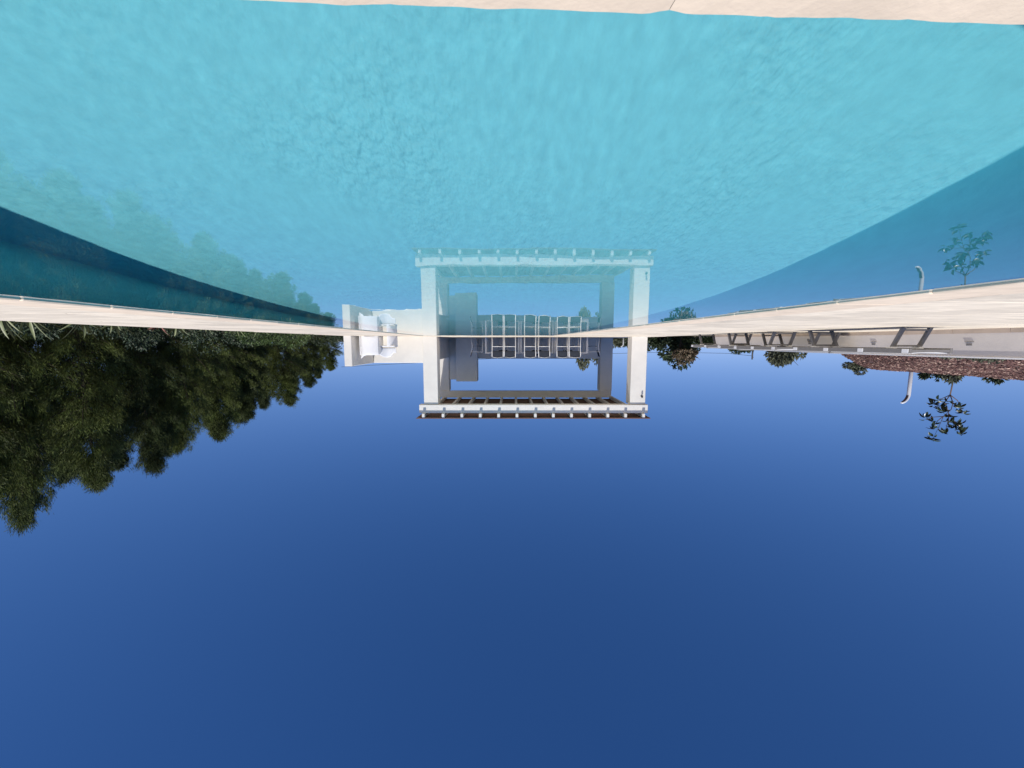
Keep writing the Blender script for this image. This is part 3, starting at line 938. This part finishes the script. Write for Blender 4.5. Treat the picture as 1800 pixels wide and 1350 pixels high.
# pine trees --------------------------------------------------------
def pine_meshes(seed, H, Rr, m, nb=118, per=44, low=.05):
    rng = np.random.default_rng(seed)
    wood = MB()
    lean = rng.normal(size=2) * .03
    tr = [(lean[0] * H * s * s, lean[1] * H * s * s, H * s) for s in np.linspace(0, .97, 8)]
    wood.tube(tr, [.16 * (1 - .93 * s) * H / 7 for s in np.linspace(0, .97, 8)], 8)
    P, D = [], []
    for i in range(nb):
        f = low + (1 - low) * ((i + rng.random()) / nb) ** .85
        az = i * 2.3999 + rng.normal() * .35
        prof = (1 - f) ** .62 * (.55 + .45 * min(1, (f + .05) / .3)) + .045
        ln = Rr * prof * rng.uniform(.55, 1.32)
        tilt = R(rng.uniform(4, 28) + 34 * f)
        s0 = np.array([lean[0] * H * f * f, lean[1] * H * f * f, H * f])
        bd = np.array([math.cos(az) * math.cos(tilt), math.sin(az) * math.cos(tilt), math.sin(tilt)])
        sag = np.array([0, 0, -.16 * ln])
        pts = [s0 + bd * ln * q + sag * (q * (1 - q) * 4 * .6) for q in (0, .35, .7, 1.0)]
        wood.tube(pts, [.035 * ln / 2, .024 * ln / 2, .014 * ln / 2, .005], 4, False)
        side = np.cross(bd, [0, 0, 1]); side /= np.linalg.norm(side) + 1e-9
        for k in range(int(per * (.35 + .65 * min(1, ln / Rr * 1.4)))):
            q = .22 + .80 * rng.random() ** .75
            c = s0 + bd * ln * q + sag * (q * (1 - q) * 4 * .6)
            sp = .21 * ln * (1.12 - q) + .08
            c = c + side * rng.normal() * sp * .75 + np.array([0, 0, 1]) * (rng.normal() * .10 + .05)
            base = bd * .6 + side * rng.normal() * .4 + np.array([0, 0, .7])
            nn = 18
            dd = base[None, :] + rng.normal(size=(nn, 3)) * .42
            P.append(c[None, :] + rng.normal(size=(nn, 3)) * .075)
            D.append(dd)
    P = np.concatenate(P); D = np.concatenate(D)
    n = len(P)
    me = blades(P, D, rng.uniform(.08, .18, n), rng.uniform(.012, .022, n), rng, m, 'crown')
    w = bpy.data.meshes.new('trunk')
    w.from_pydata(wood.v, [], wood.f)
    w.polygons.foreach_set('use_smooth', wood.sm)
    w.materials.append(M_BARK)
    return w, me
PH, PRR = 7.0, 2.3
PINES = [pine_meshes(11, PH, PRR, M_PINE), pine_meshes(12, PH, PRR * .9, M_PINE2), pine_meshes(13, PH, PRR * 1.15, M_PINE), pine_meshes(14, PH, PRR, M_PINE2)]
def pine(label, X, Y, ztop, k, rz, width=1.0, zbase=None):
    zb = gz(X, Y) - .1 if zbase is None else zbase
    s = (ztop - zb) / PH
    t = thing('pine_tree', label, 'tree', (X, Y, zb), rz, 'dark pines beside the pool')
    t.scale = (s * width, s * width, s)
    w, c = PINES[k]
    link('trunk', w, t); link('crown', c, t)
    return t
pines = [  # photo x, photo y of the tip, distance, variant, turn, width
    (-70, 900, 9.2, 0, .2, 1.0, 'dark pine at the frame edge, only its side in view'),
    (58, 912, 10.2, 2, 1.3, .62, 'tallest dark pine, its tip reaching furthest into the sky at the frame edge'),
    (168, 846, 11.0, 0, 2.2, .85, 'dark pine second along the row, next to the tallest one'),
    (262, 818, 12.4, 3, 3.9, .85, 'dark pine third along the row, with a pointed tip'),
    (335, 782, 13.5, 2, .9, .80, 'dark pine fourth along the row, before the gap of sky'),
    (392, 764, 15.5, 0, 5.0, .95, 'dark pine fifth along the row, just past the gap of sky'),
    (438, 728, 17.0, 1, 2.9, 1.0, 'dark pine sixth along the row, above the light green bush'),
    (492, 706, 20.0, 2, 4.1, 1.1, 'dark pine seventh along the row, lower than its neighbours'),
    (540, 676, 24.0, 1, .4, 1.25, 'dark pine eighth along the row towards the return wall'),
    (578, 648, 30.0, 0, 1.7, 1.3, 'small far pine, last of the row before the return wall'),
]
for x, y, Y, k, rz, wd, lab in pines:
    Y *= 2.2
    p = at_y(x, y, Y)
    pine(lab, p.x, Y, p.z, k, rz, wd)
# second rank behind the first, filling the wood
back = [(20, 862, 12.5, 1, 'dark pine in the second rank behind the tallest one'), (112, 836, 13.2, 3, 'dark pine in the second rank near the frame edge'),
        (215, 812, 14.2, 1, 'dark pine in the second rank behind the third of the row'), (300, 788, 15.6, 3, 'dark pine in the second rank behind the fourth of the row'),
        (366, 744, 17.5, 1, 'dark pine in the second rank, low in the gap of sky'), (416, 736, 19, 3, 'dark pine in the second rank behind the light green bush'),
        (466, 712, 22, 1, 'dark pine in the second rank behind the seventh of the row'), (517, 688, 26, 3, 'dark pine in the second rank between the seventh and eighth'),
        (560, 661, 31, 1, 'dark pine in the second rank close to the return wall')]
for i, (x, y, Y, k, lab) in enumerate(back):
    Y *= 2.2
    p = at_y(x, y, Y)
    pine(lab, p.x, Y, p.z, k, i * 1.9, 1.0)
# understorey between terrace and pines
und = [(-20, 640, 6.4, 'dark shrub under the pines at the frame edge'), (70, 650, 7.2, 'dark shrub under the tallest pine'), (160, 640, 8.0, 'dark shrub under the second pine of the row'),
       (250, 645, 9.0, 'dark shrub under the third pine of the row'), (335, 640, 10.0, 'dark shrub under the fourth pine, by the reddish plant'), (405, 632, 11.4, 'dark shrub between the fifth pine and the light green bush'),
       (545, 622, 15.5, 'dark shrub at the far end of the shaded terrace'), (590, 612, 19, 'small dark shrub beside the return wall')]
for i, (x, y, Y, lab) in enumerate(und):
    p = at_y(x, y, Y)
    zb = gz(p.x, Y) - .1
    bush(lab, (p.x, Y, zb), 1.15 * Y / 9, p.z - zb, 9000, .07, M_LEAFD, 40 + i, 'understorey_shrub', 'shrub', 'dark shrubs under the pines')
p = at_y(474, 616, 9.9)
bush('light green rounded bush just beyond the shaded terrace edge', (p.x, 9.9, gz(p.x, 9.9) - .05), 1.0, p.z - gz(p.x, 9.9) + .05, 9000, .05, M_LEAFG, 71, 'green_bush', 'shrub', None, 1.4)

# trees on the other side ------------------------------------------
def leafy_tree(label, px_, top, Y, wpx, m, seed, count, leaf, name='broadleaf_tree', lowf=.25, upright=.3, lumps=12):
    p = at_y(px_, top, Y)
    zb = gz(p.x, Y) - .1
    H = p.z - zb
    rx = wpx * Y / F / 2
    t = thing(name, label, 'tree', (p.x, Y, zb), 0)
    r = random.Random(seed)
    b = MB()
    b.tube([(0, 0, 0), (.03 * H, 0, H * .35), (.0, .02 * H, H * .8)], [.035 * H, .026 * H, .008 * H], 8)
    for i in range(8):
        a = i * 2.4; q = r.uniform(.35, .85); z0 = H * r.uniform(.2, .5)
        b.tube([(0, 0, z0), (math.cos(a) * rx * q * .5, math.sin(a) * rx * q * .5, z0 + H * .18), (math.cos(a) * rx * q, math.sin(a) * rx * q, z0 + H * .34)], [.014 * H, .009 * H, .003 * H], 5)
    b.build('trunk', M_BARK, t)
    c = link('crown', bush_meshes(seed, rx, rx, H * (1 - lowf), count, leaf, m, lumps, upright), t)
    c.location = (0, 0, H * lowf)
    return t
leafy_tree('dark broadleaf tree with brownish top beyond the farthest lounger', 1200, 642, 27, 88, M_LEAFD, 81, 6500, .22, lowf=.12)
leafy_tree('brownish leafed tree top rising over the dark broadleaf tree', 1196, 645, 26.3, 52, M_LEAFB, 82, 1500, .2, lowf=.5)
leafy_tree('grey green tree with drooping leaf tufts above the lounger row', 1378, 654, 24, 66, M_LEAFO, 83, 2400, .24, lowf=.3, upright=1.5)
leafy_tree('low dark tree between the utility pole and the loungers', 1302, 620, 30, 62, M_LEAFD, 84, 3000, .25, lowf=.1)
leafy_tree('upright willow-like tree showing over the low wall behind the dining set', 1034, 655, 27, 66, M_LEAFO, 85, 4200, .26, lowf=.2, upright=1.6)
leafy_tree('dark hedge tree behind the free-standing pergola column', 1120, 616, 30, 80, M_LEAFD, 86, 6000, .22, lowf=.02)
leafy_tree('dark hedge tree between the pergola column and the broadleaf tree', 1166, 613, 29, 66, M_LEAFD, 87, 5000, .22, lowf=.02)
leafy_tree('dark hedge tree at the end of the planter wall', 1250, 610, 26, 60, M_LEAFD, 88, 5000, .2, lowf=.02)
leafy_tree('yellowish green shrub-like tree beside the shaded back column', 1086, 612, 25, 30, M_LEAFO, 89, 2500, .16, lowf=.02)

for k, (x, y) in enumerate(((857, 633.5), (912, 632.5), (930, 633))):
    p = at_y(x, y, 20.6)
    bush(['tip of a small shrub peeping over the low back wall beside the plastered block', 'tip of a small shrub peeping over the low back wall behind the middle chairs',
          'tip of a small shrub peeping over the low back wall, next to another tip'][k], (p.x, 20.6, -.3), .28, p.z + .3, 700, .09, M_LEAFD, 120 + k, 'shrub', 'shrub', 'shrubs behind the low wall')
# plants on the mulch bank
def bank_plant(label, x, y, Y, rx, h, count, leaf, m, seed, upright=.8, name='shrub'):
    p = at_y(x, y, Y)
    n, t = nt_of(p.x, Y)
    z = mulch_z(n, t) - .03
    return bush(label, (p.x, Y, z), rx, max(h, p.z - z), count, leaf, m, seed, name, 'shrub', 'shrubs on the mulch bank', None, upright)
bank_plant('rounded dark green shrub at the low end of the mulch bank', 1512, 658, 16.6, .60, .5, 2600, .085, M_LEAFO, 90, .3)
bank_plant('small spreading green shrub on the ridge beside the curved lamp', 1628, 666, 13.4, .24, .1, 300, .10, M_LEAFD, 91)
bank_plant('small green shrub on the ridge just before the sapling', 1648, 668, 13.0, .18, .1, 240, .10, M_LEAFD, 92)
bank_plant('grassy tuft at the foot of the sapling', 1676, 674, 12.6, .22, .1, 240, .15, M_LEAFO, 93, 1.4)
bank_plant('small green shrub on the ridge past the sapling, near the frame edge', 1744, 678, 11.6, .20, .1, 260, .10, M_LEAFD, 94)
bank_plant('low dull green plant close behind the planter wall near the frame edge', 1738, 639, 6.2, .28, .1, 600, .05, M_LEAFO, 95)
bank_plant('low green plant behind the planter wall by the nearest lounger', 1672, 632, 6.6, .24, .08, 450, .05, M_LEAFO, 96)

# sapling -------------------------------------------------------------
def sapling():
    Y = 13.0
    K_ = Y / 7.35
    base = at_y(1676, 662, Y)
    n, t_ = nt_of(base.x, Y)
    zb = mulch_z(n, t_) - .03
    t = thing('sapling', 'thin young tree with sparse glossy dark leaves on the mulch bank', 'tree', (base.x, Y, zb))
    def q(x, y, dy=0.0):
        dy *= K_
        p = at_y(x, y, Y + dy)
        return (p.x - base.x, dy, p.z - zb)
    def z(x, y, dy=0.0): return q(1560 + x / 7.94, 620 + y / 7.94, dy)     # coordinates of the enlarged photo crop
    b = MB()
    b.tube([(0, 0, -.05), z(915, 400), z(875, 590)], [.024, .020, .017], 8)
    limbs = [[(875, 590, 0), (800, 690, .08), (830, 760, .1), (860, 870, .1), (940, 960, .12), (1040, 1060, .1)],
             [(875, 590, 0), (915, 700, -.08), (890, 790, -.06), (780, 890, -.1), (710, 1050, -.1), (640, 1190, -.12)],
             [(875, 590, 0), (980, 670, .05), (1010, 750, .12), (1060, 830, .16)],
             [(830, 760, .1), (720, 740, .2), (640, 720, .24)], [(780, 890, -.1), (620, 900, -.2), (540, 920, -.26)],
             [(860, 870, .1), (840, 980, -.02), (800, 1110, -.06)], [(780, 890, -.1), (700, 950, .04), (640, 1040, .06)],
             [(875, 590, 0), (760, 640, -.1), (705, 650, -.16)], [(940, 960, .12), (1000, 1000, .2), (1060, 1030, .25)]]
    for L_ in limbs:
        k = len(L_)
        b.tube([z(*p) for p in L_], [.015 * (1 - .75 * i / (k - 1)) for i in range(k)], 6)
    b.build('trunk', M_TWIG, t)
    # one glossy leaf
    V, Fq = [], []
    K = 6
    for i in range(K + 1):
        s = i / K
        w = .052 * math.sin(PI * min(1, s * .93 + .05)) ** .75
        V += [(-w / 2, .125 * s, .012 * (w / .05) - .03 * s * s), (0, .125 * s, -.03 * s * s), (w / 2, .125 * s, .012 * (w / .05) - .03 * s * s)]
    for i in range(K):
        for j in range(2): Fq.append((i * 3 + j, i * 3 + j + 1, i * 3 + j + 4, i * 3 + j + 3))
    leaf = npmesh('leaf', np.array(V), np.array(Fq), M_SAP, True)
    r = random.Random(5)
    tufts = [(700, 650, -.16, 3), (640, 725, .24, 7), (745, 760, .15, 6), (770, 800, .0, 7), (800, 850, .02, 5), (1000, 760, .12, 6), (1060, 830, .16, 7),
             (960, 730, .05, 3), (535, 915, -.26, 6), (650, 970, .05, 5), (650, 1045, -.05, 7), (800, 1110, -.06, 8), (630, 1180, -.12, 6), (635, 1220, -.12, 5),
             (870, 900, .1, 5), (850, 960, .05, 5), (930, 980, .12, 6), (1000, 1010, .18, 7), (970, 1060, .1, 7), (1060, 1080, .2, 7), (1040, 1130, .1, 6), (880, 1040, .1, 4), (840, 690, .0, 2)]
    for x, y, dy, k in tufts:
        for i in range(k + 2):
            o = link('leaf', leaf, t)
            p = z(x + r.uniform(-22, 22), y + r.uniform(-22, 22), dy + r.uniform(-.02, .02))
            o.location = p
            o.rotation_euler = (r.uniform(-1.2, .5), r.uniform(-.9, .9), i * 6.28 / k + r.uniform(-.4, .4))
            s = r.uniform(.65, 1.0) * K_
            o.scale = (s, s, s)
sapling()

# utility pole and cable far behind
def utility():
    Y = 46.0
    p = at_y(1322, 632, Y)
    zb = gz(p.x, Y)
    t = thing('utility_pole', 'thin dark utility pole far beyond the lounger row', 'pole', (p.x, Y, zb))
    MB().tube([(0, 0, -.3), (0, 0, p.z - zb)], [.11, .08], 8).build('post', M_WIRE, t)
    MB().tube([(0, -.08, p.z - zb - .32), (0, -.22, p.z - zb - .26)], .03, 6).build('insulator', M_WIRE, t)
    b = MB()
    pts = [at_y(x, y, Y2) for x, y, Y2 in ((1322, 625.5, 46), (1280, 621.2, 46.5), (1200, 619.4, 47.5), (1140, 619.8, 48), (1078, 621.4, 48.5), (900, 628.5, 50), (600, 645, 53))]
    tag(b.tube(pts, .022, 5).build('overhead_cable', M_WIRE), 'thin overhead cable crossing the sky behind the pergola', 'cable')
utility()
